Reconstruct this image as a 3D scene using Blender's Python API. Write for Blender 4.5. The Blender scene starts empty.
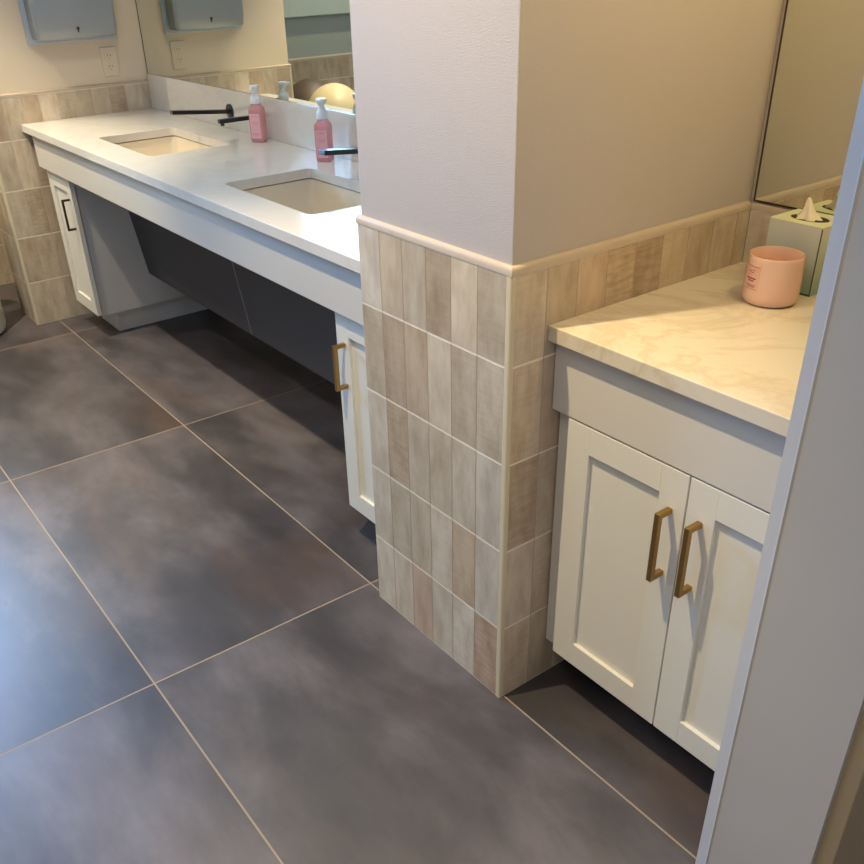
import bpy, bmesh, math, random
from mathutils import Vector, Matrix
random.seed(7)
scene = bpy.context.scene
COL = scene.collection

# ------------------------------------------------------------------ helpers
def box(bm, x0, x1, y0, y1, z0, z1, bev=0.0, seg=2, mi=0):
    r = bmesh.ops.create_cube(bm, size=1.0)
    vs = r['verts']
    for v in vs:
        v.co = Vector(((x0+x1)/2 + v.co.x*(x1-x0), (y0+y1)/2 + v.co.y*(y1-y0), (z0+z1)/2 + v.co.z*(z1-z0)))
    fs = set(f for v in vs for f in v.link_faces)
    for f in fs: f.material_index = mi
    if bev > 0:
        es = list(set(e for v in vs for e in v.link_edges))
        bmesh.ops.bevel(bm, geom=es, offset=bev, segments=seg, profile=0.5, affect='EDGES')
    return vs

def lathe(bm, prof, cx=0, cy=0, cz=0, n=48, mi=0, close=True):
    rings = []
    for (r, z) in prof:
        if r < 1e-6:
            rings.append([bm.verts.new((cx, cy, cz+z))])
        else:
            rings.append([bm.verts.new((cx+r*math.cos(2*math.pi*k/n), cy+r*math.sin(2*math.pi*k/n), cz+z)) for k in range(n)])
    for a, b in zip(rings, rings[1:]):
        for k in range(n):
            k2 = (k+1) % n
            if len(a) == 1 and len(b) == 1: continue
            if len(a) == 1: f = bm.faces.new((a[0], b[k2], b[k]))
            elif len(b) == 1: f = bm.faces.new((a[k], a[k2], b[0]))
            else: f = bm.faces.new((a[k], a[k2], b[k2], b[k]))
            f.material_index = mi
    return rings

def rrect(x0, x1, y0, y1, r, n=6):
    out = []
    for (cx, cy, a0) in ((x1-r, y1-r, 0), (x0+r, y1-r, 90), (x0+r, y0+r, 180), (x1-r, y0+r, 270)):
        for k in range(n+1):
            a = math.radians(a0 + 90*k/n)
            out.append((cx+r*math.cos(a), cy+r*math.sin(a)))
    return out

def loft(bm, loops, cap0=True, cap1=True, mi=0):
    R = [[bm.verts.new(p) for p in lp] for lp in loops]
    n = len(R[0])
    for a, b in zip(R, R[1:]):
        for k in range(n):
            f = bm.faces.new((a[k], a[(k+1) % n], b[(k+1) % n], b[k])); f.material_index = mi
    if cap0: bm.faces.new(list(reversed(R[0]))).material_index = mi
    if cap1: bm.faces.new(R[-1]).material_index = mi
    return R

def obj(name, bm, mats, parent=None, smooth=None, loc=None):
    bmesh.ops.recalc_face_normals(bm, faces=bm.faces[:])
    me = bpy.data.meshes.new(name)
    bm.to_mesh(me); bm.free()
    if not isinstance(mats, (list, tuple)): mats = [mats]
    for m in mats: me.materials.append(m)
    o = bpy.data.objects.new(name, me); COL.objects.link(o)
    if smooth is not None:
        for p in me.polygons: p.use_smooth = True
        try: me.set_sharp_from_angle(angle=math.radians(smooth))
        except Exception: pass
    if parent is not None:
        o.parent = parent
        o.matrix_parent_inverse = Matrix.Translation(-parent.location)
    return o

def thing(name, label, cat, loc, group=None):
    o = bpy.data.objects.new(name, None); COL.objects.link(o)
    o.location = loc; o.empty_display_size = 0.05
    o['label'] = label; o['category'] = cat
    if group: o['group'] = group
    return o

def tag(o, label, cat, group=None):
    o['label'] = label; o['category'] = cat
    if group: o['group'] = group
    return o

def struct(name, bm, mats, label, cat, parent=None, smooth=None):
    o = obj(name, bm, mats, parent, smooth)
    if parent is None:
        o['kind'] = 'structure'; o['label'] = label; o['category'] = cat
    return o

def NB(): return bmesh.new()

# ------------------------------------------------------------------ materials
def s2l(c):
    return tuple(((v/255)/12.92 if v/255 <= .04045 else ((v/255+.055)/1.055)**2.4) for v in c) + (1.0,)

def mat(name, rgb, rough=0.5, metal=0.0, spec=0.5, bump=None, var=None, coat=0, sss=0, alpha=1.0):
    """bump=(scale,strength,dist); var=(scale,amount) multiplies the colour by noise"""
    m = bpy.data.materials.new(name); m.use_nodes = True
    nt = m.node_tree; b = nt.nodes['Principled BSDF']
    b.inputs['Base Color'].default_value = s2l(rgb)
    b.inputs['Roughness'].default_value = rough
    b.inputs['Metallic'].default_value = metal
    b.inputs['Specular IOR Level'].default_value = spec
    b.inputs['Coat Weight'].default_value = coat
    b.inputs['Subsurface Weight'].default_value = sss
    geo = nt.nodes.new('ShaderNodeNewGeometry')
    if bump:
        n = nt.nodes.new('ShaderNodeTexNoise'); n.inputs['Scale'].default_value = bump[0]; n.inputs['Detail'].default_value = 3
        bp = nt.nodes.new('ShaderNodeBump'); bp.inputs['Strength'].default_value = bump[1]; bp.inputs['Distance'].default_value = bump[2]
        nt.links.new(geo.outputs['Position'], n.inputs['Vector'])
        nt.links.new(n.outputs['Fac'], bp.inputs['Height']); nt.links.new(bp.outputs['Normal'], b.inputs['Normal'])
    v = var or (6.0, 0.06)
    n = nt.nodes.new('ShaderNodeTexNoise'); n.inputs['Scale'].default_value = v[0]; n.inputs['Detail'].default_value = 4
    nt.links.new(geo.outputs['Position'], n.inputs['Vector'])
    mr = nt.nodes.new('ShaderNodeMapRange'); mr.inputs['To Min'].default_value = 1-v[1]; mr.inputs['To Max'].default_value = 1+v[1]
    nt.links.new(n.outputs['Fac'], mr.inputs['Value'])
    mx = nt.nodes.new('ShaderNodeMix'); mx.data_type = 'RGBA'; mx.blend_type = 'MULTIPLY'; mx.inputs[0].default_value = 1.0
    mx.inputs[6].default_value = s2l(rgb)
    nt.links.new(mr.outputs['Result'], mx.inputs[7])
    nt.links.new(mx.outputs[2], b.inputs['Base Color'])
    return m

def floor_material():
    m = bpy.data.materials.new('dark_porcelain_floor'); m.use_nodes = True
    nt = m.node_tree; N = nt.nodes; L = nt.links; b = N['Principled BSDF']
    geo = N.new('ShaderNodeNewGeometry'); sep = N.new('ShaderNodeSeparateXYZ'); L.new(geo.outputs['Position'], sep.inputs[0])
    def math_(op, a, bb=None):
        n = N.new('ShaderNodeMath'); n.operation = op
        for i, v in enumerate((a, bb)):
            if v is None: continue
            if isinstance(v, (int, float)): n.inputs[i].default_value = v
            else: L.new(v, n.inputs[i])
        return n.outputs[0]
    gx, gy, tx, ty = -0.5345, 0.0134, 1.2, 0.613
    u = math_('DIVIDE', math_('SUBTRACT', sep.outputs['X'], gx), tx)
    v = math_('DIVIDE', math_('SUBTRACT', sep.outputs['Y'], gy), ty)
    fu = math_('FLOOR', u); fv = math_('FLOOR', v)
    du = math_('MULTIPLY', math_('SUBTRACT', 0.5, math_('ABSOLUTE', math_('SUBTRACT', math_('SUBTRACT', u, fu), 0.5))), tx)
    dv = math_('MULTIPLY', math_('SUBTRACT', 0.5, math_('ABSOLUTE', math_('SUBTRACT', math_('SUBTRACT', v, fv), 0.5))), ty)
    dist = math_('MINIMUM', du, dv)
    grout = math_('LESS_THAN', dist, 0.0021)
    # per-tile random shift of the cloud pattern
    cmb = N.new('ShaderNodeCombineXYZ'); L.new(fu, cmb.inputs[0]); L.new(fv, cmb.inputs[1])
    wn = N.new('ShaderNodeTexWhiteNoise'); wn.noise_dimensions = '3D'; L.new(cmb.outputs[0], wn.inputs['Vector'])
    vm = N.new('ShaderNodeVectorMath'); vm.operation = 'MULTIPLY_ADD'
    L.new(wn.outputs['Color'], vm.inputs[0]); vm.inputs[1].default_value = (9, 9, 9); L.new(geo.outputs['Position'], vm.inputs[2])
    st = N.new('ShaderNodeMapping'); st.inputs['Scale'].default_value = (0.8, 1.5, 1); L.new(vm.outputs[0], st.inputs['Vector'])
    def noise(scale, det, rough=.55, dist_=0.0):
        n = N.new('ShaderNodeTexNoise'); n.inputs['Scale'].default_value = scale; n.inputs['Detail'].default_value = det
        n.inputs['Roughness'].default_value = rough; n.inputs['Distortion'].default_value = dist_
        L.new(st.outputs[0], n.inputs['Vector']); return n.outputs['Fac']
    def ramp(fac, stops):
        r = N.new('ShaderNodeValToRGB'); L.new(fac, r.inputs[0])
        el = r.color_ramp.elements
        el[0].position, el[0].color = stops[0][0], s2l(stops[0][1])
        el[1].position, el[1].color = stops[-1][0], s2l(stops[-1][1])
        for p, c in stops[1:-1]:
            e = el.new(p); e.color = s2l(c)
        return r.outputs[0]
    n1 = noise(1.9, 7, .6, .25)
    base = ramp(n1, [(.28, (48, 45, 48)), (.45, (69, 64, 67)), (.58, (96, 89, 92)), (.74, (116, 109, 113))])
    n2 = noise(1.3, 5, .6, .3)
    rustf = ramp(n2, [(.52, (0, 0, 0)), (.68, (190, 190, 190))])
    mx = N.new('ShaderNodeMix'); mx.data_type = 'RGBA'; L.new(rustf, mx.inputs[0]); L.new(base, mx.inputs[6]); mx.inputs[7].default_value = s2l((98, 76, 64))
    n3 = noise(9, 6, .6)
    fine = ramp(n3, [(.3, (226, 226, 226)), (.7, (255, 255, 255))])
    m2 = N.new('ShaderNodeMix'); m2.data_type = 'RGBA'; m2.blend_type = 'MULTIPLY'; m2.inputs[0].default_value = 1; L.new(mx.outputs[2], m2.inputs[6]); L.new(fine, m2.inputs[7])
    mg = N.new('ShaderNodeMix'); mg.data_type = 'RGBA'; L.new(grout, mg.inputs[0]); L.new(m2.outputs[2], mg.inputs[6]); mg.inputs[7].default_value = s2l((150, 131, 110))
    L.new(mg.outputs[2], b.inputs['Base Color'])
    rr = N.new('ShaderNodeMapRange'); rr.inputs['From Min'].default_value = .3; rr.inputs['From Max'].default_value = .7
    rr.inputs['To Min'].default_value = .38; rr.inputs['To Max'].default_value = .46; L.new(n1, rr.inputs['Value'])
    rg = math_('MAXIMUM', rr.outputs[0], math_('MULTIPLY', grout, .8)); L.new(rg, b.inputs['Roughness'])
    b.inputs['Specular IOR Level'].default_value = .75
    bp = N.new('ShaderNodeBump'); bp.inputs['Strength'].default_value = .3; bp.inputs['Distance'].default_value = .002
    L.new(math_('SUBTRACT', math_('MULTIPLY', n3, .15), grout), bp.inputs['Height']); L.new(bp.outputs[0], b.inputs['Normal'])
    return m

def tile_material():
    m = bpy.data.materials.new('zellige_wall_tile'); m.use_nodes = True
    nt = m.node_tree; N = nt.nodes; L = nt.links; b = N['Principled BSDF']
    at = N.new('ShaderNodeAttribute'); at.attribute_name = 'tile_tint'
    geo = N.new('ShaderNodeNewGeometry')
    sc = N.new('ShaderNodeVectorMath'); sc.operation = 'MULTIPLY_ADD'
    L.new(at.outputs['Color'], sc.inputs[0]); sc.inputs[1].default_value = (37, 53, 41); L.new(geo.outputs['Position'], sc.inputs[2])
    mp = N.new('ShaderNodeMapping'); mp.inputs['Scale'].default_value = (1, 1, .35); L.new(sc.outputs[0], mp.inputs[0])
    n = N.new('ShaderNodeTexNoise'); n.inputs['Scale'].default_value = 26; n.inputs['Detail'].default_value = 6; n.inputs['Roughness'].default_value = .6
    L.new(mp.outputs[0], n.inputs['Vector'])
    r = N.new('ShaderNodeValToRGB'); e = r.color_ramp.elements
    e[0].position = .32; e[0].color = (.66, .60, .54, 1); e[1].position = .62; e[1].color = (1, 1, 1, 1); L.new(n.outputs['Fac'], r.inputs[0])
    # rough streaks across the darkest tiles
    mp2 = N.new('ShaderNodeMapping'); mp2.inputs['Scale'].default_value = (.5, .5, 3.2); L.new(sc.outputs[0], mp2.inputs[0])
    n2 = N.new('ShaderNodeTexNoise'); n2.inputs['Scale'].default_value = 40; n2.inputs['Detail'].default_value = 4; L.new(mp2.outputs[0], n2.inputs['Vector'])
    r2 = N.new('ShaderNodeValToRGB'); e = r2.color_ramp.elements
    e[0].position = .38; e[0].color = (.76, .68, .62, 1); e[1].position = .60; e[1].color = (1, 1, 1, 1); L.new(n2.outputs['Fac'], r2.inputs[0])
    m0 = N.new('ShaderNodeMix'); m0.data_type = 'RGBA'; m0.blend_type = 'MULTIPLY'; L.new(at.outputs['Alpha'], m0.inputs[0]); L.new(r.outputs[0], m0.inputs[6]); L.new(r2.outputs[0], m0.inputs[7])
    m1 = N.new('ShaderNodeMix'); m1.data_type = 'RGBA'; m1.blend_type = 'MULTIPLY'; m1.inputs[0].default_value = .8
    L.new(at.outputs['Color'], m1.inputs[6]); L.new(m0.outputs[2], m1.inputs[7]); L.new(m1.outputs[2], b.inputs['Base Color'])
    b.inputs['Roughness'].default_value = .38
    bp = N.new('ShaderNodeBump'); bp.inputs['Strength'].default_value = .15; bp.inputs['Distance'].default_value = .003
    L.new(n.outputs['Fac'], bp.inputs['Height']); L.new(bp.outputs[0], b.inputs['Normal'])
    return m

def quartz(name, rgb, vein, vein_amt):
    m = bpy.data.materials.new(name); m.use_nodes = True
    nt = m.node_tree; N = nt.nodes; L = nt.links; b = N['Principled BSDF']
    geo = N.new('ShaderNodeNewGeometry')
    n = N.new('ShaderNodeTexNoise'); n.inputs['Scale'].default_value = 3.4; n.inputs['Detail'].default_value = 9; n.inputs['Roughness'].default_value = .62; n.inputs['Distortion'].default_value = 1.2
    L.new(geo.outputs['Position'], n.inputs['Vector'])
    r = N.new('ShaderNodeValToRGB'); e = r.color_ramp.elements
    e[0].position = .44; e[0].color = (0, 0, 0, 1); e[1].position = .56; e[1].color = (0, 0, 0, 1)
    k = e.new(.5); k.color = (vein_amt,)*3 + (1,)
    L.new(n.outputs['Fac'], r.inputs[0])
    mx = N.new('ShaderNodeMix'); mx.data_type = 'RGBA'; L.new(r.outputs[0], mx.inputs[0]); mx.inputs[6].default_value = s2l(rgb); mx.inputs[7].default_value = s2l(vein)
    L.new(mx.outputs[2], b.inputs['Base Color']); b.inputs['Roughness'].default_value = .13
    return m

def glass_pane():
    m = bpy.data.materials.new('window_glass'); m.use_nodes = True
    nt = m.node_tree; N = nt.nodes; L = nt.links; N.remove(N['Principled BSDF'])
    t = N.new('ShaderNodeBsdfTransparent'); t.inputs[0].default_value = (.93, .96, .97, 1)
    g = N.new('ShaderNodeBsdfGlossy'); g.inputs['Roughness'].default_value = .02
    mx = N.new('ShaderNodeMixShader'); mx.inputs[0].default_value = .07
    L.new(t.outputs[0], mx.inputs[1]); L.new(g.outputs[0], mx.inputs[2]); L.new(mx.outputs[0], N['Material Output'].inputs[0])
    return m

def liquid_mat():
    m = bpy.data.materials.new('pink_liquid_plastic'); m.use_nodes = True
    nt = m.node_tree; b = nt.nodes['Principled BSDF']
    b.inputs['Base Color'].default_value = s2l((250, 186, 190)); b.inputs['Roughness'].default_value = .18
    b.inputs['Transmission Weight'].default_value = .45; b.inputs['IOR'].default_value = 1.2
    b.inputs['Subsurface Weight'].default_value = .2
    geo = nt.nodes.new('ShaderNodeNewGeometry')
    return m

M = {}
M['floor'] = floor_material()
M['tile'] = tile_material()
M['grout'] = mat('light_grout', (232, 220, 200), .8)
M['gap_shade'] = mat('tile_gap_shade', (140, 120, 98), .8)  # shadow line of the open vertical joints, put into the strip colour
M['trim'] = mat('cream_bullnose', (190, 172, 150), .45, var=(18, .07))
M['strip'] = mat('cream_corner_strip', (208, 194, 164), .4)
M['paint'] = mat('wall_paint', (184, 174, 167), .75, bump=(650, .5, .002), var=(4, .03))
M['paint_warm'] = mat('cream_wall_paint', (214, 196, 172), .7, bump=(260, .15, .0015), var=(4, .03))
M['grey_paint'] = mat('grey_green_wall_paint', (176, 182, 172), .7)
M['ceiling'] = mat('ceiling_white', (236, 232, 224), .9)
M['quartz_w'] = quartz('white_quartz', (222, 215, 206), (200, 188, 172), .16)
M['quartz_c'] = quartz('cream_veined_quartz', (216, 204, 184), (186, 162, 130), .4)
M['cab'] = mat('white_cabinet_paint', (222, 217, 206), .42, var=(3, .02))
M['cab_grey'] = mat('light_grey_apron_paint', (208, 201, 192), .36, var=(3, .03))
M['cab_side'] = mat('grey_cabinet_side', (216, 209, 200), .5)
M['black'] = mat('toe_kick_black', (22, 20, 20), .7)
M['gold'] = mat('brushed_brass', (172, 136, 80), .36, metal=1.0, var=(60, .08))
M['gold_shaded'] = mat('shaded_brass', (96, 78, 56), .4, metal=.9)  # same brass as the nearer pulls, far pull's shade put into the colour
M['dark_panel'] = mat('charcoal_laminate', (66, 66, 72), .5, var=(3, .12))
M['joint'] = mat('panel_joint', (150, 148, 150), .6)
M['porcelain'] = mat('white_porcelain', (232, 216, 190), .16, var=(3, .02))
M['matte_black'] = mat('matte_black_metal', (20, 20, 23), .28, spec=.6)
M['chrome'] = mat('drain_chrome', (200, 200, 200), .2, metal=1)
M['steel'] = mat('brushed_stainless', (158, 162, 165), .42, metal=.35, var=(14, .05))
M['steel_side'] = mat('stainless_flange', (184, 192, 198), .35, metal=.3)
M['plate'] = mat('ivory_outlet', (214, 196, 172), .6)
M['slot'] = mat('outlet_slot', (48, 40, 34), .6)
M['pump'] = mat('white_pump_plastic', (238, 240, 240), .3)
M['liquid'] = liquid_mat()
M['label_pink'] = mat('bottle_label_pink', (244, 182, 188), .4)
M['label_ink'] = mat('bottle_print', (214, 138, 148), .5)
M['candle'] = mat('peach_glass', (228, 188, 168), .25, sss=.08)
M['candle_in'] = mat('peach_glass_inside', (206, 150, 124), .4)
M['wax'] = mat('peach_wax', (214, 148, 114), .5, sss=.2)
M['candle_label'] = mat('candle_label', (226, 174, 160), .35)
M['candle_ink'] = mat('candle_print', (118, 62, 56), .5)
M['box_top'] = mat('tissue_box_top', (226, 228, 188), .5)
M['box_edge'] = mat('tissue_box_dark_edge', (58, 82, 70), .5)
M['box_dark'] = mat('tissue_box_inside', (60, 44, 30), .8)
M['tissue'] = mat('tissue_paper', (244, 228, 206), .8, sss=.1)
M['bin_cream'] = mat('cream_bin_lid', (206, 188, 150), .45)
M['bin_white'] = mat('white_bin_body', (208, 206, 192), .4)
M['bin_dark'] = mat('dark_brown_bin', (84, 68, 58), .5)
M['jamb'] = mat('painted_door_jamb', (194, 188, 180), .42)
M['casing'] = mat('beige_door_casing', (196, 176, 142), .5)
M['window_frame'] = mat('pale_window_trim', (206, 216, 206), .5)
M['glass'] = glass_pane()
M['edge'] = mat('mirror_edge_channel', (66, 52, 36), .4, metal=.4)
mm = bpy.data.materials.new('mirror_silver'); mm.use_nodes = True
b = mm.node_tree.nodes['Principled BSDF']; b.inputs['Metallic'].default_value = 1; b.inputs['Roughness'].default_value = .01
b.inputs['Base Color'].default_value = (.80, .82, .74, 1); M['mirror'] = mm

# tissue box: grey at the top running to green at the foot (printed card)
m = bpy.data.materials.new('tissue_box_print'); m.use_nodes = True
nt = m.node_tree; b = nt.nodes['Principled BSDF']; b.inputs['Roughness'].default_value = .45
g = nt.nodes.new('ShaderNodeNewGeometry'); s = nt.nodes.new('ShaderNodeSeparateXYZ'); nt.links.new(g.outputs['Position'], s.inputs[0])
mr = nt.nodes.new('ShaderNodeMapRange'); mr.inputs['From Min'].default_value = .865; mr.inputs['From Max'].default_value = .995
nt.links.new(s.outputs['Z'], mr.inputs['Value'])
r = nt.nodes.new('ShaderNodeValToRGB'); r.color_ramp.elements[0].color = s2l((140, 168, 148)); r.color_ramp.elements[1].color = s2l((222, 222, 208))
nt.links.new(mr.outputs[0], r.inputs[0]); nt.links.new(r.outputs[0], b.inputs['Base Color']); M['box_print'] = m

# ------------------------------------------------------------------ key dimensions (metres)
H = .865; SL = .030; XL = -3.1445; WP = .4765; CEIL = 2.7; YB = .668
ROWS = [0.0, .1974, .3996, .6018, .804, .9735]

TINTS = [(206, 191, 167), (200, 183, 157), (212, 198, 176), (190, 170, 144), (214, 202, 184), (202, 187, 163), (186, 162, 140), (208, 195, 174)]
def tiles(name, origin, du, n_cols, w, calm=0.0, rows=ROWS, parent=None, normal=(0, -1, 0), thick=.0085, seedv=1, last=None, ramp_dark=0):
    """wainscot of vertical tiles on one face. origin: lower corner of the face; du: unit vector along the wall"""
    rnd = random.Random(seedv)
    bm = NB(); layer = bm.loops.layers.float_color.new('tile_tint')
    du = Vector(du); nrm = Vector(normal); O = Vector(origin)
    def slab(u0, u1, z0, z1, d0, d1, mi, col, ch=0):
        cs = []
        for d, e in ((d0, 0), (d1, ch)):
            for (u, z) in ((u0+e, z0+e), (u1-e, z0+e), (u1-e, z1-e), (u0+e, z1-e)):
                cs.append(bm.verts.new(O + du*u + Vector((0, 0, z)) + nrm*d))
        idx = [(4, 5, 6, 7), (0, 1, 5, 4), (1, 2, 6, 5), (2, 3, 7, 6), (3, 0, 4, 7), (3, 2, 1, 0)]
        for q in idx:
            f = bm.faces.new([cs[i] for i in q]); f.material_index = mi
            for lp in f.loops: lp[layer] = col
    total = n_cols*w if last is None else last
    slab(0, total, rows[0], rows[-1], 0, thick-.0005, 1, (1, 1, 1, 1))
    for c in range(n_cols):
        u0 = c*w; u1 = min(u0+w, total)
        for zi, (z0, z1) in enumerate(zip(rows, rows[1:])):
            t = rnd.choice(TINTS); k = 1 + rnd.uniform(-.05, .05)
            if rnd.random() < .5: t = TINTS[(zi*3+c*5) % len(TINTS)]
            cl = s2l(tuple(min(255, (v*(1-calm)+m_*calm)*k) for v, m_ in zip(t, (204, 184, 158))))
            streak = rnd.choice([0, 0, 0, .3, .6, 1.0]) if t[0] < 200 else rnd.choice([0, 0, .3])
            slab(u0+.0005, u1-.0005, z0+.0015, z1-.0015, 0, thick, 0, cl[:3]+(streak,), .0009)
        if c: slab(u0-.0006, u0+.0006, rows[0], rows[-1], 0, thick-.0003, 2, (1, 1, 1, 1))
    return obj(name, bm, [M['tile'], M['grout'], M['gap_shade']], parent)

def bullnose(name, pts, parent, z0=.9735, z1=.9895, thick=.0085, over=.001):
    """pts: list of (x,y) outer face corners in order; inner offset is to the left of travel"""
    bm = NB(); prof = [(-over, z0), (-over, z0+.009), (.0015, z1-.0025), (.0045, z1), (thick+.0005, z1), (thick+.0005, z0)]
    P = [Vector((x, y, 0)) for x, y in pts]
    loops = []
    for i, p in enumerate(P):
        d0 = (P[i]-P[i-1]).normalized() if i else None
        d1 = (P[i+1]-P[i]).normalized() if i < len(P)-1 else None
        n0 = Vector((-d0.y, d0.x, 0)) if d0 else None
        n1 = Vector((-d1.y, d1.x, 0)) if d1 else None
        nn = n0+n1 if (n0 and n1) else (n0 or n1)
        loops.append([p + nn*a + Vector((0, 0, z)) for a, z in prof])
    loft(bm, loops)
    return obj(name, bm, M['trim'], parent, smooth=50)

# ------------------------------------------------------------------ setting
bm = NB(); box(bm, -4.3, 2.6, -3.3, .95, -.06, 0); struct('floor', bm, M['floor'], 'dark grey porcelain tile floor with pale grout lines', 'floor')
bm = NB(); box(bm, -4.3, 2.6, -3.3, .95, CEIL, CEIL+.06); struct('ceiling', bm, M['ceiling'], 'white ceiling above the room', 'ceiling')
bm = NB(); box(bm, XL-.3, .83, YB, YB+.12, 0, CEIL); struct('wall_back', bm, M['paint_warm'], 'painted wall behind the mirrors and counters', 'wall')
bm = NB(); box(bm, -4.2, -2.2, -3.12, -3.0, 0, CEIL); box(bm, -.7, 2.5, -3.12, -3.0, 0, CEIL); box(bm, -2.2, -.7, -3.12, -3.0, 0, 1.05); box(bm, -2.2, -.7, -3.12, -3.0, 2.25, CEIL); struct('wall_front', bm, M['paint_warm'], 'cream wall on the far side of the aisle', 'wall')
bm = NB(); box(bm, 2.3, 2.42, -3.0, .95, 0, CEIL); struct('wall_hall', bm, M['paint_warm'], 'hall wall outside the doorway', 'wall')
bm = NB(); box(bm, .83, 2.3, YB, YB+.12, 0, CEIL); struct('wall_hall_end', bm, M['paint_warm'], 'end wall of the hall outside the doorway', 'wall')
# right wall holding the doorway (camera looks in through it)
bm = NB(); box(bm, .705, .825, -.262, YB, 0, CEIL); box(bm, .705, .825, -3.0, -1.75, 0, CEIL); box(bm, .705, .825, -1.75, -.262, 2.15, CEIL)
box(bm, .6605, .705, -.18, YB, 0, CEIL)
struct('wall_right', bm, M['paint_warm'], 'painted wall with the doorway beside the small counter', 'wall')
bm = NB()
loft(bm, [[(.6898, -.2625, z), (.6898, -.2762, z), (.7045, -.2800, z), (.7063, -.2808, z), (.7090, -.2800, z), (.8265, -.2800, z), (.8265, -.2625, z)] for z in (0, 2.13)])
struct('trim_1', bm, M['jamb'], 'pale grey painted door jamb at the right edge, nearest the camera', 'door jamb')
bm = NB(); box(bm, .825, .845, -.272, -.17, 0, 2.2, .002)
struct('trim_2', bm, M['casing'], 'beige door casing strip on the hall side of the pale jamb', 'door casing')

# pillar
bm = NB(); box(bm, -WP+.0085, -.0085, .0085, YB, 0, CEIL, .002)
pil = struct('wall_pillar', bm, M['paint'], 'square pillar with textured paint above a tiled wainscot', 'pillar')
tiles('tile_wainscot', (-WP+.004, .0085, 0), (1, 0, 0), 6, .0767, parent=pil, normal=(0, -1, 0), seedv=11)
tiles('tile_wainscot', (-.0085, .009, 0), (0, 1, 0), 9, .0762, parent=pil, normal=(1, 0, 0), seedv=23, last=.650, calm=.45)
bm = NB(); box(bm, -WP, -WP+.0085, .0035, .66, 0, .9735, .001); obj('wainscot_return', bm, M['strip'], pil)
bm = NB()
loft(bm, [[(-.0115, -.0006, z), (-.003, -.0008, z), (-.0006, .0006, z), (.0006, .003, z), (.0008, .0085, z), (-.0115, .0085, z)] for z in (0, .9735)])
obj('corner_strip', bm, M['strip'], pil)
bullnose('bullnose_trim', [(-WP, .66), (-WP, 0), (0, 0), (0, .6590)], pil)

# tile strip below the small mirror
bm = NB(); box(bm, 0.0, .66, YB-.001, YB, .86, 1.0)
t0 = struct('trim_3', bm, M['grout'], 'tiled splashback strip under the small mirror', 'tile splashback')
tiles('tile_wainscot', (.0005, YB-.001, 0), (1, 0, 0), 9, .0762, parent=t0, normal=(0, -1, 0), seedv=5, rows=[.804, .9735], last=.6595, thick=.0075)
bullnose('bullnose_trim', [(.0, YB-.0085), (.6605, YB-.0085)], t0)

# left wing wall
bm = NB(); box(bm, XL-.25, XL-.0085, -.0788, YB, 0, CEIL, .002)
wl = struct('wall_left', bm, M['paint_warm'], 'cream wing wall with tiled lower half at the far end of the long counter', 'wall')
tiles('tile_wainscot', (XL-.0085, -.0785, 0), (0, 1, 0), 10, .0762, parent=wl, normal=(1, 0, 0), seedv=31, last=.745, calm=.55)
tiles('tile_wainscot', (XL-.25, -.0788, 0), (1, 0, 0), 4, .0606, parent=wl, normal=(0, -1, 0), seedv=37)
bm = NB()
loft(bm, [[(XL-.0115, -.0882, z), (XL-.003, -.088, z), (XL+.0006, -.085, z), (XL+.0008, -.0772, z), (XL-.0115, -.0772, z)] for z in (0, .9735)])
obj('corner_strip', bm, M['strip'], wl)
bullnose('bullnose_trim', [(XL-.25, -.0873), (XL, -.0873), (XL, .66)], wl, z1=.986)

# recess and far wall with window (seen in the long mirror)
bm = NB(); box(bm, -3.95, XL-.25, .12, .24, 0, CEIL); struct('wall_recess', bm, M['grey_paint'], 'grey wall of the recess behind the wing wall', 'wall')
WX = -3.90; WY0, WY1, WZ0, WZ1 = -1.75, -.52, 1.30, 2.25
bm = NB()
box(bm, WX-.14, WX, -3.0, WY0, 0, CEIL); box(bm, WX-.14, WX, WY1, .24, 0, CEIL)
box(bm, WX-.14, WX, WY0, WY1, 0, WZ0); box(bm, WX-.14, WX, WY0, WY1, WZ1, CEIL)
wf = struct('wall_far', bm, M['grey_paint'], 'grey green wall with the window, seen in the long mirror', 'wall')
tiles('tile_wainscot', (WX, -1.9, 0), (0, 1, 0), 26, .0762, parent=wf, normal=(1, 0, 0), seedv=41, calm=.8, rows=[0, .2, .4, .6, .8, .912], last=1.98)
bullnose('bullnose_trim', [(WX+.0085, -1.9), (WX+.0085, .12)], wf, z0=.912, z1=.928)
# window
bm = NB()
for (a, b_, c, d) in ((WY0-.08, WY0, WZ0-.16, WZ1+.08), (WY1, WY1+.07, WZ0-.16, WZ1+.08), (WY0, WY1, WZ1, WZ1+.08), (WY0, WY1, WZ0-.16, WZ0)):
    box(bm, WX, WX+.028, a, b_, c, d, .003)
win = struct('window_1', bm, M['window_frame'], 'window with a deep pale frame, its lower edge seen in the long mirror', 'window')
bm = NB()
for (a, b_, c, d) in ((WY0, WY0+.045, WZ0, WZ1), (WY1-.045, WY1, WZ0, WZ1), (WY0+.045, WY1-.045, WZ0, WZ0+.045), (WY0+.045, WY1-.045, WZ1-.045, WZ1), ((WY0+WY1)/2-.02, (WY0+WY1)/2+.02, WZ0+.045, WZ1-.045)):
    box(bm, WX-.10, WX-.05, a, b_, c, d, .002)
obj('window_sash', bm, M['window_frame'], win)
bm = NB(); box(bm, WX-.078, WX-.074, WY0+.045, WY1-.045, WZ0+.045, WZ1-.045); obj('window_pane', bm, M['glass'], win)

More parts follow.
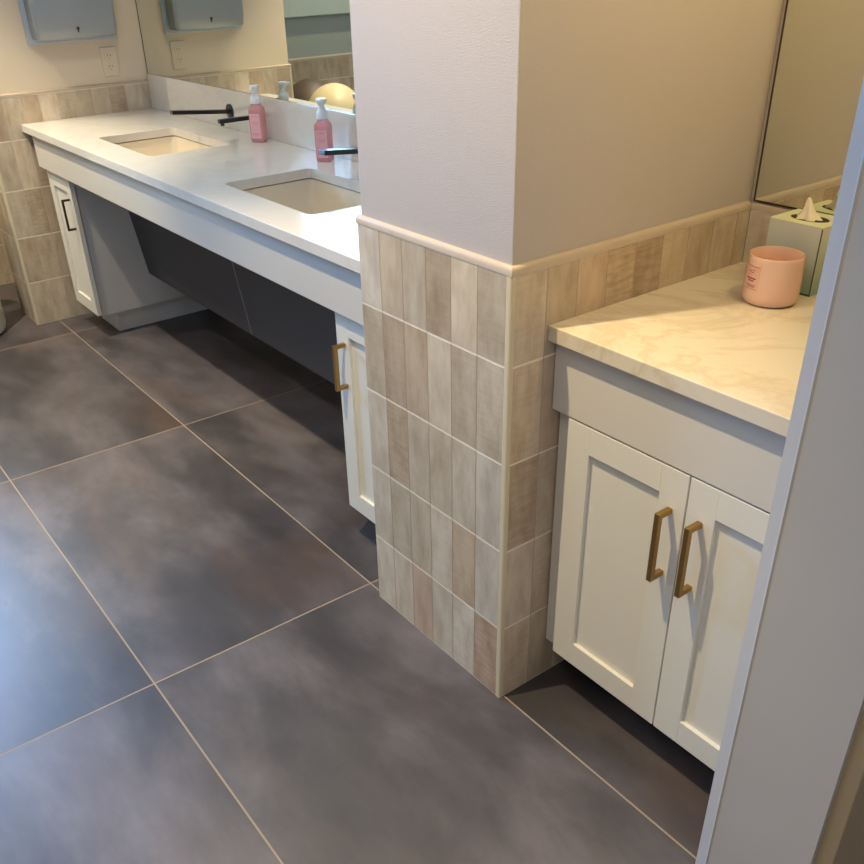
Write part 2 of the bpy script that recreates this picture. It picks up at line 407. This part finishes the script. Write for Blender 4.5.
bm = NB()
for (a, b_, c, d) in ((-2.2, -2.14, 1.05, 2.25), (-.76, -.7, 1.05, 2.25), (-2.14, -.76, 1.05, 1.11), (-2.14, -.76, 2.19, 2.25), (-1.47, -1.43, 1.11, 2.19)):
    box(bm, a, b_, -3.09, -3.03, c, d, .002)
added_win = struct('added_window', bm, M['window_frame'], 'unseen window added across the aisle to throw cool light on pillar and apron', 'window')  # unseen window, added to send cool light onto the pillar and apron
bm = NB(); box(bm, -2.14, -.76, -3.063, -3.059, 1.11, 2.19); obj('window_pane', bm, M['glass'], added_win)

# ------------------------------------------------------------------ cabinet parts
def shaker_door(x0, x1, yf, z0, z1, parent, rail=.057, dep=.009, th=.02):
    bm = NB()
    xs = [x0, x0+rail, x1-rail, x1]; zs = [z0, z0+rail, z1-rail, z1]
    box(bm, xs[0], xs[1], yf, yf+th, z0, z1, .0012); box(bm, xs[2], xs[3], yf, yf+th, z0, z1, .0012)
    box(bm, xs[1]-.0005, xs[2]+.0005, yf, yf+th, zs[0], zs[1], .0012); box(bm, xs[1]-.0005, xs[2]+.0005, yf, yf+th, zs[2], zs[3], .0012)
    box(bm, xs[1]-.002, xs[2]+.002, yf+dep, yf+th-.001, zs[1]-.002, zs[2]+.002)
    return obj('door', bm, M['cab'], parent)

def pull(x, yf, z0, z1, parent, m, out=.035, w=.0105):
    bm = NB()
    box(bm, x-w/2, x+w/2, yf-out, yf-out+w, z0, z1, .0009)
    box(bm, x-w/2, x+w/2, yf-out+w-.001, yf, z0, z0+w, .0009)
    box(bm, x-w/2, x+w/2, yf-out+w-.001, yf, z1-w, z1, .0009)
    h = obj('handle', bm, m, parent)
    return h

# small vanity base cabinet (right)
c = thing('base_cabinet', 'white two-door shaker cabinet under the small counter with twin brass pulls', 'cabinet', (.33, .4, 0))
bm = NB(); box(bm, .003, .657, .134, .655, .107, .692, .001); obj('carcass', bm, M['cab'], c)
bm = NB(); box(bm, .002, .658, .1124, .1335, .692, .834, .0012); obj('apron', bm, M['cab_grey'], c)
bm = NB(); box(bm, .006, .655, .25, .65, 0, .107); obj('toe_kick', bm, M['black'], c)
d = shaker_door(.0455, .3262, .1134, .112, .6885, c); pull(.2965, .1134, .4695, .6125, d, M['gold'])
d = shaker_door(.3292, .6100, .1134, .112, .6885, c); pull(.3592, .1134, .4715, .6155, d, M['gold'])
bm = NB(); box(bm, .0, .6602, .0924, .659, H-SL, H, .0018)
tag(obj('countertop', bm, M['quartz_c']), 'small cream veined quartz countertop holding the candle and tissue box', 'countertop')

# long vanity: near cabinet, far cabinet, apron, panel
c = thing('base_cabinet', 'narrow white cabinet tucked behind the tiled pillar, brass pull on its left edge', 'cabinet', (-.6, .35, 0))
bm = NB(); box(bm, -.736, -.476, .110, .64, .107, .692, .001); obj('carcass', bm, M['cab'], c)
bm = NB(); box(bm, -.68, -.476, .17, .63, 0, .107); obj('toe_kick', bm, M['cab_side'], c)
d = shaker_door(-.738, -.477, .0885, .119, .6905, c, rail=.056); pull(-.702, .0885, .4935, .6165, d, M['gold'])
c = thing('base_cabinet', 'narrow white cabinet at the far end of the long counter with grey side panel', 'cabinet', (-2.9, .35, 0))
bm = NB(); box(bm, -3.06, -2.772, .112, .64, .1, .692, .001); obj('carcass', bm, M['cab_side'], c)
bm = NB(); box(bm, -3.04, -2.811, .184, .63, 0, .1); obj('toe_kick', bm, M['cab_side'], c)
d = shaker_door(-3.048, -2.764, .0885, .107, .688, c, rail=.056); pull(-2.800, .0885, .480, .6085, d, M['gold_shaded'], w=.0085)
bm = NB(); box(bm, -3.084, -.474, .0716, .0875, .699, .8345, .0012)
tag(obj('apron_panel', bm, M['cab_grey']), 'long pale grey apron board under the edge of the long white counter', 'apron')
p = NB()
def kp(x0, x1, off, th, y_t=.290, z_t=.692, y_b=.355, z_b=.2425, mi=0):
    loft(p, [[(x, y_t+off, z_t), (x, y_b+off, z_b), (x, y_b+off+th, z_b), (x, y_t+off+th, z_t)] for x in (x0, x1)], mi=mi)
kp(-2.770, -1.7935, 0, .014); kp(-1.7885, -.738, 0, .014); kp(-1.7935, -1.7885, -.0004, .0145, mi=1)
tag(obj('knee_panel', p, [M['dark_panel'], M['joint']]), 'dark charcoal panel sloping back under the long counter between its cabinets', 'panel')

# long countertop with two sink cut-outs
SINKS = [(-2.565, -2.05, .178, .490), (-1.4845, -.970, .178, .485)]
bm = NB()
def ring(pts, z): 
    vs = [bm.verts.new((x, y, z)) for x, y in pts]
    return [bm.edges.new((vs[i], vs[(i+1) % len(vs)])) for i in range(len(vs))]
es = ring([(XL+.001, .0516), (-WP-.0005, .0516), (-WP-.0005, .6625), (XL+.001, .6625)], H)
for s in SINKS: es += ring(rrect(*s, .022), H)
bmesh.ops.triangle_fill(bm, use_beauty=True, use_dissolve=False, edges=es)
r = bmesh.ops.extrude_face_region(bm, geom=bm.faces[:])
for v in [g for g in r['geom'] if isinstance(g, bmesh.types.BMVert)]: v.co.z -= SL
ct = tag(obj('countertop', bm, M['quartz_w']), 'long white quartz countertop with two undermount basins', 'countertop')
bv = ct.modifiers.new('ease', 'BEVEL'); bv.width = .0012; bv.segments = 2; bv.limit_method = 'ANGLE'; bv.angle_limit = math.radians(50)
bm = NB(); box(bm, XL+.001, -WP-.0005, .6435, .6625, H+.0002, H+.1435, .0012); obj('backsplash', bm, M['quartz_w'], ct)

for k, s in enumerate(SINKS):
    x0, x1, y0, y1 = s
    lab = ['undermount white basin in the long counter, nearer the paper towel dispenser', 'undermount white basin in the long counter, nearer the tiled pillar'][k]
    bm = NB(); zt = H-SL-.0004
    def L(g, z, r): return [(x, y, z) for x, y in rrect(x0-g, x1+g, y0-g, y1+g, r)]
    loft(bm, [L(.025, zt-.014, .03), L(.025, zt-.003, .03), L(.003, zt-.003, .024), L(-.004, zt-.05, .03), L(-.012, zt-.115, .04), L(-.035, zt-.133, .05), L(-.12, zt-.138, .03)], cap0=False, cap1=True)
    so = thing('sink', lab, 'sink', ((x0+x1)/2, (y0+y1)/2, zt), 'undermount basins')
    obj('basin', bm, M['porcelain'], so, smooth=50)
    bm = NB(); lathe(bm, [(0, .004), (.012, .004), (.016, .002), (.024, .003), (.027, .0)], (x0+x1)/2, (y0+y1)/2, zt-.138, 28); obj('drain', bm, M['chrome'], so, smooth=40)

# wall spouts
def spout(x, y_tip, z, w, h, label, name='faucet', disc=.027, cat='faucet', tilt=0.0, nub=False, group=None):
    t = thing(name, label, cat, (x, .6435, z), group)
    bm = NB(); box(bm, x-w/2, x+w/2, y_tip, .637, z-h/2, z+h/2, .0015)
    for v in bm.verts: v.co.z += tilt*(.637-v.co.y)/(.637-y_tip)
    obj('spout', bm, M['matte_black'], t)
    bm = NB(); n = 36
    loops = [[(x+r*math.cos(2*math.pi*k/n), y, z+r*math.sin(2*math.pi*k/n)) for k in range(n)] for r, y in ((disc, .6434), (disc, .637), (disc-.002, .6355))]
    loft(bm, loops); obj('wall_plate', bm, M['matte_black'], t, smooth=40)
    if nub:
        bm = NB(); lathe(bm, [(0, -.008), (.007, -.008), (.007, .001), (0, .001)], x, y_tip+.014, z-h/2+tilt*.95, 20); obj('outlet_nozzle', bm, M['matte_black'], t, smooth=40)
    return t
spout(-2.338, .400, .931, .026, .014, 'matte black wall spout with round plate over the basin farther from the pillar', tilt=.022, group='black wall spouts')
spout(-1.262, .400, .931, .034, .014, 'matte black wall spout emerging beside the pillar over the nearer basin', tilt=.022, group='black wall spouts')
spout(-2.085, .470, .940, .020, .014, 'short black wall spout partly behind the soap bottle farther from the pillar', name='soap_spout', disc=.022, nub=True, cat='soap spout')

# soap bottles
def bottle(x, y, rz, label):
    t = thing('soap_bottle', label, 'soap bottle', (x, y, H), 'pink foaming hand soap bottles')
    z = H
    Rm = Matrix.Translation((x, y, 0)) @ Matrix.Rotation(rz, 4, 'Z')
    def LP(hw, hd, zz, r): return [tuple(Rm @ Vector((a, b_, z+zz))) for a, b_ in rrect(-hw, hw, -hd, hd, r)]
    bm = NB(); loft(bm, [LP(.020, .018, .0005, .007), LP(.0245, .022, .003, .008), LP(.0252, .0228, .01, .008), LP(.0252, .0228, .106, .008), LP(.0243, .0220, .113, .008), LP(.0195, .0180, .121, .010), LP(.0170, .0165, .124, .0125), LP(.0165, .0160, .132, .0125)])
    obj('bottle_body', bm, M['liquid'], t, smooth=40)
    bm = NB(); loft(bm, [[tuple(Rm @ Vector((a, -.0231-e, z+zz))) for a, zz in rrect(-.019, .019, .014, .098, .003, 3)] for e in (0, .0004)])
    for zz, hw in ((.088, .012), (.068, .014), (.062, .010), (.030, .015), (.026, .012)):
        loft(bm, [[tuple(Rm @ Vector((a, -.0235-e, z+zz+b_))) for a, b_ in ((-hw, 0), (hw, 0), (hw, .0018), (-hw, .0018))] for e in (-.0002, .0002)], mi=1)
    obj('bottle_label', bm, [M['label_pink'], M['label_ink']], t)
    bm = NB(); lathe(bm, [(0, .130), (.0180, .130), (.0192, .133), (.0188, .146), (.0150, .155), (.0105, .160), (.0098, .165), (.0098, .172), (0, .172)], x, y, z, 32)
    pm = obj('pump_collar', bm, M['pump'], t, smooth=35)
    bm = NB(); loft(bm, [LP(.0105, .0105, .170, .009), LP(.0115, .0115, .174, .009), LP(.0160, .0150, .179, .010), LP(.0165, .0155, .187, .010), LP(.0145, .0135, .190, .009)])
    v = []
    loft(bm, [[tuple(Rm @ Vector((a, yy, z+b_))) for a, b_ in rrect(-.007, .007, .1785, .1885, .004, 4)] for yy in (-.010, -.030)])
    obj('pump_head', bm, M['pump'], t, smooth=40)
    return t
bottle(-2.018, .592, math.radians(38), 'pink foaming hand soap bottle farther from the pillar, with white pump')
bottle(-1.544, .580, math.radians(40), 'pink foaming hand soap bottle nearer the pillar, with white pump')

# mirrors
def mirror(x0, x1, z0, z1, yf, label, foot=True):
    t = thing('wall_mirror', label, 'mirror', ((x0+x1)/2, YB, z0))
    bm = NB(); box(bm, x0, x1, yf, YB-.0003, z0, z1); obj('mirror_glass', bm, M['mirror'], t)
    bm = NB(); box(bm, x0-.003, x0, yf-.001, YB-.0003, z0-.003, z1); 
    if foot: box(bm, x0, x1, yf-.001, YB-.0003, z0-.003, z0)
    obj('edge_channel', bm, M['edge'], t)
mirror(XL-.003, -WP-.001, H+.1445, 2.15, .6500, 'large frameless wall mirror above the long counter with two basins', False)
mirror(.0055, .659, .994, 2.15, .6605, 'frameless wall mirror above the small counter, behind the tissue box')

# paper towel dispenser + outlet on wing wall (painted face at XL-.0085)
PX = XL-.0085
t = thing('paper_towel_dispenser', 'stainless steel paper towel dispenser on the cream wall at upper left', 'towel dispenser', (PX, .35, 1.16))
bm = NB(); box(bm, PX, PX+.012, .156, .540, 1.158, 1.56, .003); obj('back_plate', bm, M['steel_side'], t)
bm = NB()
loops = []
for z, k, e in ((1.174, .86, .008), (1.18, .93, .003), (1.22, 1.0, 0), (1.32, 1.04, 0), (1.45, 1.0, 0), (1.535, .86, .004), (1.545, .5, .01)):
    y0, y1 = .176+e, .520-e; dpt = .092*k
    loops.append([(PX+.011, y0, z), (PX+dpt*.88, y0+.002, z), (PX+dpt*.96, y0+.012, z)] + [(PX+dpt*(.97+.07*math.sin(math.pi*q/8)), y0+.02+(y1-y0-.04)*q/8, z) for q in range(9)] + [(PX+dpt*.96, y1-.012, z), (PX+dpt*.88, y1-.002, z), (PX+.011, y1, z)])
loft(bm, loops); cv = obj('cover', bm, M['steel'], t, smooth=40)
bm = NB(); n = 20; lk = PX+.094
loft(bm, [[(xx, .348+.006*math.cos(2*math.pi*k/n), 1.213+.006*math.sin(2*math.pi*k/n)) for k in range(n)] for xx in (lk-.004, lk+.0045)])
loft(bm, [[(xx, .348+a, 1.2035+b_) for a, b_ in ((-.0022, -.005), (.0022, -.005), (.0022, .004), (-.0022, .004))] for xx in (lk-.004, lk+.0035)])
obj('keyhole', bm, M['slot'], cv)
t = thing('wall_outlet', 'ivory duplex power outlet below the steel towel dispenser', 'outlet', (PX, .487, 1.07))
bm = NB(); box(bm, PX, PX+.006, .452, .523, 1.012, 1.128, .002); obj('cover_plate', bm, M['plate'], t)
for zc in (1.049, 1.091):
    bm = NB(); loft(bm, [[(xx, y, z) for y, z in rrect(.4705, .5045, zc-.0145, zc+.0145, .009)] for xx in (PX+.005, PX+.0072)])
    s = obj('socket', bm, M['plate'], t)
    bm = NB()
    for yy in (.481, .494): box(bm, PX+.0065, PX+.0078, yy-.0012, yy+.0012, zc+.001, zc+.007)
    box(bm, PX+.0065, PX+.0078, .4858, .4892, zc-.010, zc-.0068); obj('socket_slots', bm, M['slot'], s)

# candle
cx, cy = .1805, .490
t = thing('candle_jar', 'peach glass candle jar with a small label, in front of the tissue box', 'candle', (cx, cy, H))
bm = NB(); lathe(bm, [(0, .0005), (.040, .0005), (.0462, .003), (.0500, .009), (.0508, .018), (.0502, .05), (.0487, .084), (.0484, .0895), (.0474, .0908), (.0464, .0895), (.0464, .066), (0, .066)], cx, cy, H, 72)
obj('jar', bm, M['candle'], t, smooth=40)
bm = NB(); lathe(bm, [(0, .0645), (.0461, .0645), (.0461, .0672), (.0455, .0668), (0, .0668)], cx, cy, H, 48); w_ = obj('wax', bm, M['wax'], t, smooth=40)
bm = NB(); lathe(bm, [(0, .066), (.0012, .066), (.0012, .074), (0, .074)], cx, cy, H, 10); obj('wick', bm, M['candle_ink'], w_)
a_c = math.radians(-106)
def curved(bm, a0, a1, z0, z1, r0, r1, n=10):
    lo = []
    for k in range(n+1):
        a = a_c + a0 + (a1-a0)*k/n
        c_, s_ = math.cos(a), math.sin(a)
        lo.append([(cx+r0*c_, cy+r0*s_, H+z0), (cx+r1*c_, cy+r1*s_, H+z0), (cx+r1*c_, cy+r1*s_, H+z1), (cx+r0*c_, cy+r0*s_, H+z1)])
    loft(bm, lo)
bm = NB(); curved(bm, -.34, .34, .030, .076, .0490, .0507)
lb = obj('candle_label', bm, M['candle_label'], t)
bm = NB()
for a0, a1, z0, z1 in ((-.31, .31, .0735, .0741), (-.31, .31, .0320, .0326), (-.14, -.02, .064, .0652), (-.03, .10, .062, .0632), (.02, .14, .066, .0670), (-.22, .22, .0505, .0528), (-.13, .14, .0465, .0484), (-.24, .24, .0385, .0396), (-.17, .2, .0358, .0367)):
    curved(bm, a0, a1, z0, z1, .0503, .0509, 6)
obj('label_print', bm, M['candle_ink'], lb)

# tissue box
bx0, bx1, by0, by1, bh = .1075, .2170, .5630, .6555, .130
t = thing('tissue_box', 'pale green cube tissue box against the tiled splashback, behind the peach candle', 'tissue box', ((bx0+bx1)/2, (by0+by1)/2, H))
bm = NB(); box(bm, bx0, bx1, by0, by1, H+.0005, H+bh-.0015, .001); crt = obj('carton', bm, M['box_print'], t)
bm = NB(); ocx, ocy = (bx0+bx1)/2, (by0+by1)/2-.001
es = []
def ring2(pts, z):
    vs = [bm.verts.new((x, y, z)) for x, y in pts]
    return [bm.edges.new((vs[i], vs[(i+1) % len(vs)])) for i in range(len(vs))]
es = ring2(rrect(bx0-.0004, bx1+.0004, by0-.0004, by1+.0004, .002, 3), H+bh)
es += ring2([(ocx+.038*math.cos(2*math.pi*k/36), ocy+.025*math.sin(2*math.pi*k/36)) for k in range(36)], H+bh)
bmesh.ops.triangle_fill(bm, use_beauty=True, use_dissolve=False, edges=es)
r = bmesh.ops.extrude_face_region(bm, geom=bm.faces[:])
for v in [g for g in r['geom'] if isinstance(g, bmesh.types.BMVert)]: v.co.z -= .0016
tp = obj('carton_top', bm, M['box_top'], t)
bm = NB(); loft(bm, [[(ocx+.0378*math.cos(2*math.pi*k/36), ocy+.0248*math.sin(2*math.pi*k/36), zz) for k in range(36)] for zz in (H+bh-.0014, H+bh-.0008)]); obj('opening', bm, M['box_dark'], tp)
bm = NB(); box(bm, bx1-.0008, bx1+.0008, by0-.0008, by0+.0010, H+.0006, H+bh-.003)
box(bm, bx0+.068, bx1, by0-.0006, by0+.0005, H+.0006, H+.004); obj('dark_edge', bm, M['box_edge'], crt)
bm = NB()
loops = []
for q, (zz, sc) in enumerate(((0, 1.0), (.006, .80), (.014, .55), (.024, .38), (.034, .27), (.042, .17), (.047, .06))):
    lp = []
    for k in range(28):
        a = 2*math.pi*k/28; rr_ = 1 + .22*math.sin(5*a+q*.25) + .1*math.sin(9*a+1)
        lp.append((ocx-.003 - .006*zz/.047 + .023*sc*rr_*math.cos(a), ocy + .017*sc*rr_*math.sin(a), H+bh-.0008+zz*.8))
    loops.append(lp)
loft(bm, loops, cap0=False); obj('tissue', bm, M['tissue'], t, smooth=80)

# waste bins behind the wing wall
def waste_bin(x, y, r, h, mb, ml, label, rb):
    t = thing('waste_bin', label, 'waste bin', (x, y, 0))
    hb = h-.17
    bm = NB(); lathe(bm, [(0, .001), (rb*.90, .001), (rb*.96, .008), (rb, .03), (rb, hb-.05), (rb*.97, hb-.025), (r*1.03, hb-.012), (r*.98, hb+.002), (0, hb+.002)], x, y, 0, 56); obj('bin_body', bm, mb, t, smooth=35)
    bm = NB(); lathe(bm, [(r*1.02, hb-.012), (r*1.03, hb+.008)] + [(r*1.02*math.cos(math.radians(a)), hb+.01+(h-hb-.01)*math.sin(math.radians(a))) for a in range(0, 90, 8)] + [(0, h)], x, y, 0, 56); obj('dome_lid', bm, ml, t, smooth=50)
waste_bin(-3.25, -.388, .150, .862, M['bin_white'], M['bin_cream'], 'white round waste bin at far left whose cream domed lid shows in the mirror', .188)
waste_bin(-3.650, -.480, .155, .845, M['bin_dark'], M['bin_dark'], 'dark brown domed waste bin standing behind the cream lidded one', .15)

# ------------------------------------------------------------------ lights
def disk(name, loc, power, color, size, spread=math.pi):
    l = bpy.data.lights.new(name, 'AREA'); l.shape = 'DISK'; l.size = size; l.energy = power; l.color = color; l.spread = spread
    o = bpy.data.objects.new(name, l); COL.objects.link(o); o.location = loc; return o
WARM = (1.0, .81, .49)
def spot(name, loc, power, color, ang=90, size=.022):
    l = bpy.data.lights.new(name, 'SPOT'); l.energy = power; l.color = color; l.spot_size = math.radians(ang); l.spot_blend = .5; l.shadow_soft_size = size
    o = bpy.data.objects.new(name, l); COL.objects.link(o); o.location = loc; return o
spot('downlight_or_fill', (-.28, -.70, 2.66), 222, WARM, 80)
spot('downlight_or_fill', (-2.58, -.68, 2.66), 260, (1, .88, .64), 74)
spot('downlight_or_fill', (-3.45, -1.25, 2.66), 95, (1, .88, .66), 120)  # added fill, no lamp known here; brightens the far wall and bin lids
disk('counter_fill', (-1.6, -.05, 2.66), 10, (1, .88, .62), .5)  # added soft fill that lifts the long counter and basins, no known fixture
al = disk('alcove_fill', (.650, .30, 1.95), 10, (1, .74, .28), .20); al.rotation_euler = (0, math.radians(75), 0)  # unseen fill added to warm the pillar's side face
disk('soft_fill', (.42, -1.1, 2.66), 6, WARM, .6)  # added weak warm fill, stands for no known fixture
disk('hall_fill', (1.6, -1.6, 2.66), 11, (1, .90, .78), .5)  # added fill for the hall side and jamb, source unseen
pl = bpy.data.lights.new('window_portal', 'AREA'); pl.shape = 'RECTANGLE'; pl.size = WY1-WY0; pl.size_y = WZ1-WZ0
pl.cycles.is_portal = True
po = bpy.data.objects.new('window_portal', pl); COL.objects.link(po); po.location = (WX-.15, (WY0+WY1)/2, (WZ0+WZ1)/2)
po.rotation_euler = (math.pi/2, 0, -math.pi/2)

pl2 = bpy.data.lights.new('window_portal', 'AREA'); pl2.shape = 'RECTANGLE'; pl2.size = 1.5; pl2.size_y = 1.2; pl2.cycles.is_portal = True
po2 = bpy.data.objects.new('window_portal', pl2); COL.objects.link(po2); po2.location = (-1.45, -3.13, 1.65); po2.rotation_euler = (math.pi/2, 0, 0)
w = bpy.data.worlds.new('World'); scene.world = w; w.use_nodes = True
nt = w.node_tree; bg = nt.nodes['Background']; bg.inputs['Color'].default_value = (.09, .32, 1.0, 1)
# daylight sky, several times brighter towards -x than towards -y
tc = nt.nodes.new('ShaderNodeTexCoord'); sx = nt.nodes.new('ShaderNodeSeparateXYZ'); nt.links.new(tc.outputs['Generated'], sx.inputs[0])
mr = nt.nodes.new('ShaderNodeMapRange'); mr.inputs['From Min'].default_value = -.93; mr.inputs['From Max'].default_value = -.75
mr.inputs['To Min'].default_value = 95; mr.inputs['To Max'].default_value = 1.7; nt.links.new(sx.outputs['X'], mr.inputs['Value']); nt.links.new(mr.outputs[0], bg.inputs['Strength'])
mc = nt.nodes.new('ShaderNodeMapRange'); mc.inputs['From Min'].default_value = -.93; mc.inputs['From Max'].default_value = -.75; nt.links.new(sx.outputs['X'], mc.inputs['Value'])
mxc = nt.nodes.new('ShaderNodeMix'); mxc.data_type = 'RGBA'; nt.links.new(mc.outputs[0], mxc.inputs[0])
mxc.inputs[6].default_value = (.11, .40, 1.0, 1); mxc.inputs[7].default_value = (.62, .82, 1.0, 1); nt.links.new(mxc.outputs[2], bg.inputs['Color'])

# ------------------------------------------------------------------ camera (solved from the photograph's perspective)
yaw, pitch, roll, F, U0, V0 = .9515, -.5434, -.0353, 888.46, 409.52, 485.46
f = Vector((-math.sin(yaw)*math.cos(pitch), math.cos(yaw)*math.cos(pitch), math.sin(pitch)))
r0 = f.cross(Vector((0, 0, 1))).normalized(); u0 = r0.cross(f)
rt = math.cos(roll)*r0 + math.sin(roll)*u0; up = -math.sin(roll)*r0 + math.cos(roll)*u0
cam = bpy.data.cameras.new('camera'); co = bpy.data.objects.new('camera', cam); COL.objects.link(co)
mw = Matrix((rt, up, -f)).transposed().to_4x4(); mw.translation = Vector((1.0849, -1.001, 1.4542)); co.matrix_world = mw
cam.sensor_width = 36; cam.lens = F/864*36; cam.shift_x = (432-U0)/864; cam.shift_y = (V0-432)/864; cam.clip_start = .02
scene.camera = co
scene.view_settings.view_transform = 'Standard'; scene.view_settings.look = 'None'; scene.view_settings.exposure = -0.13
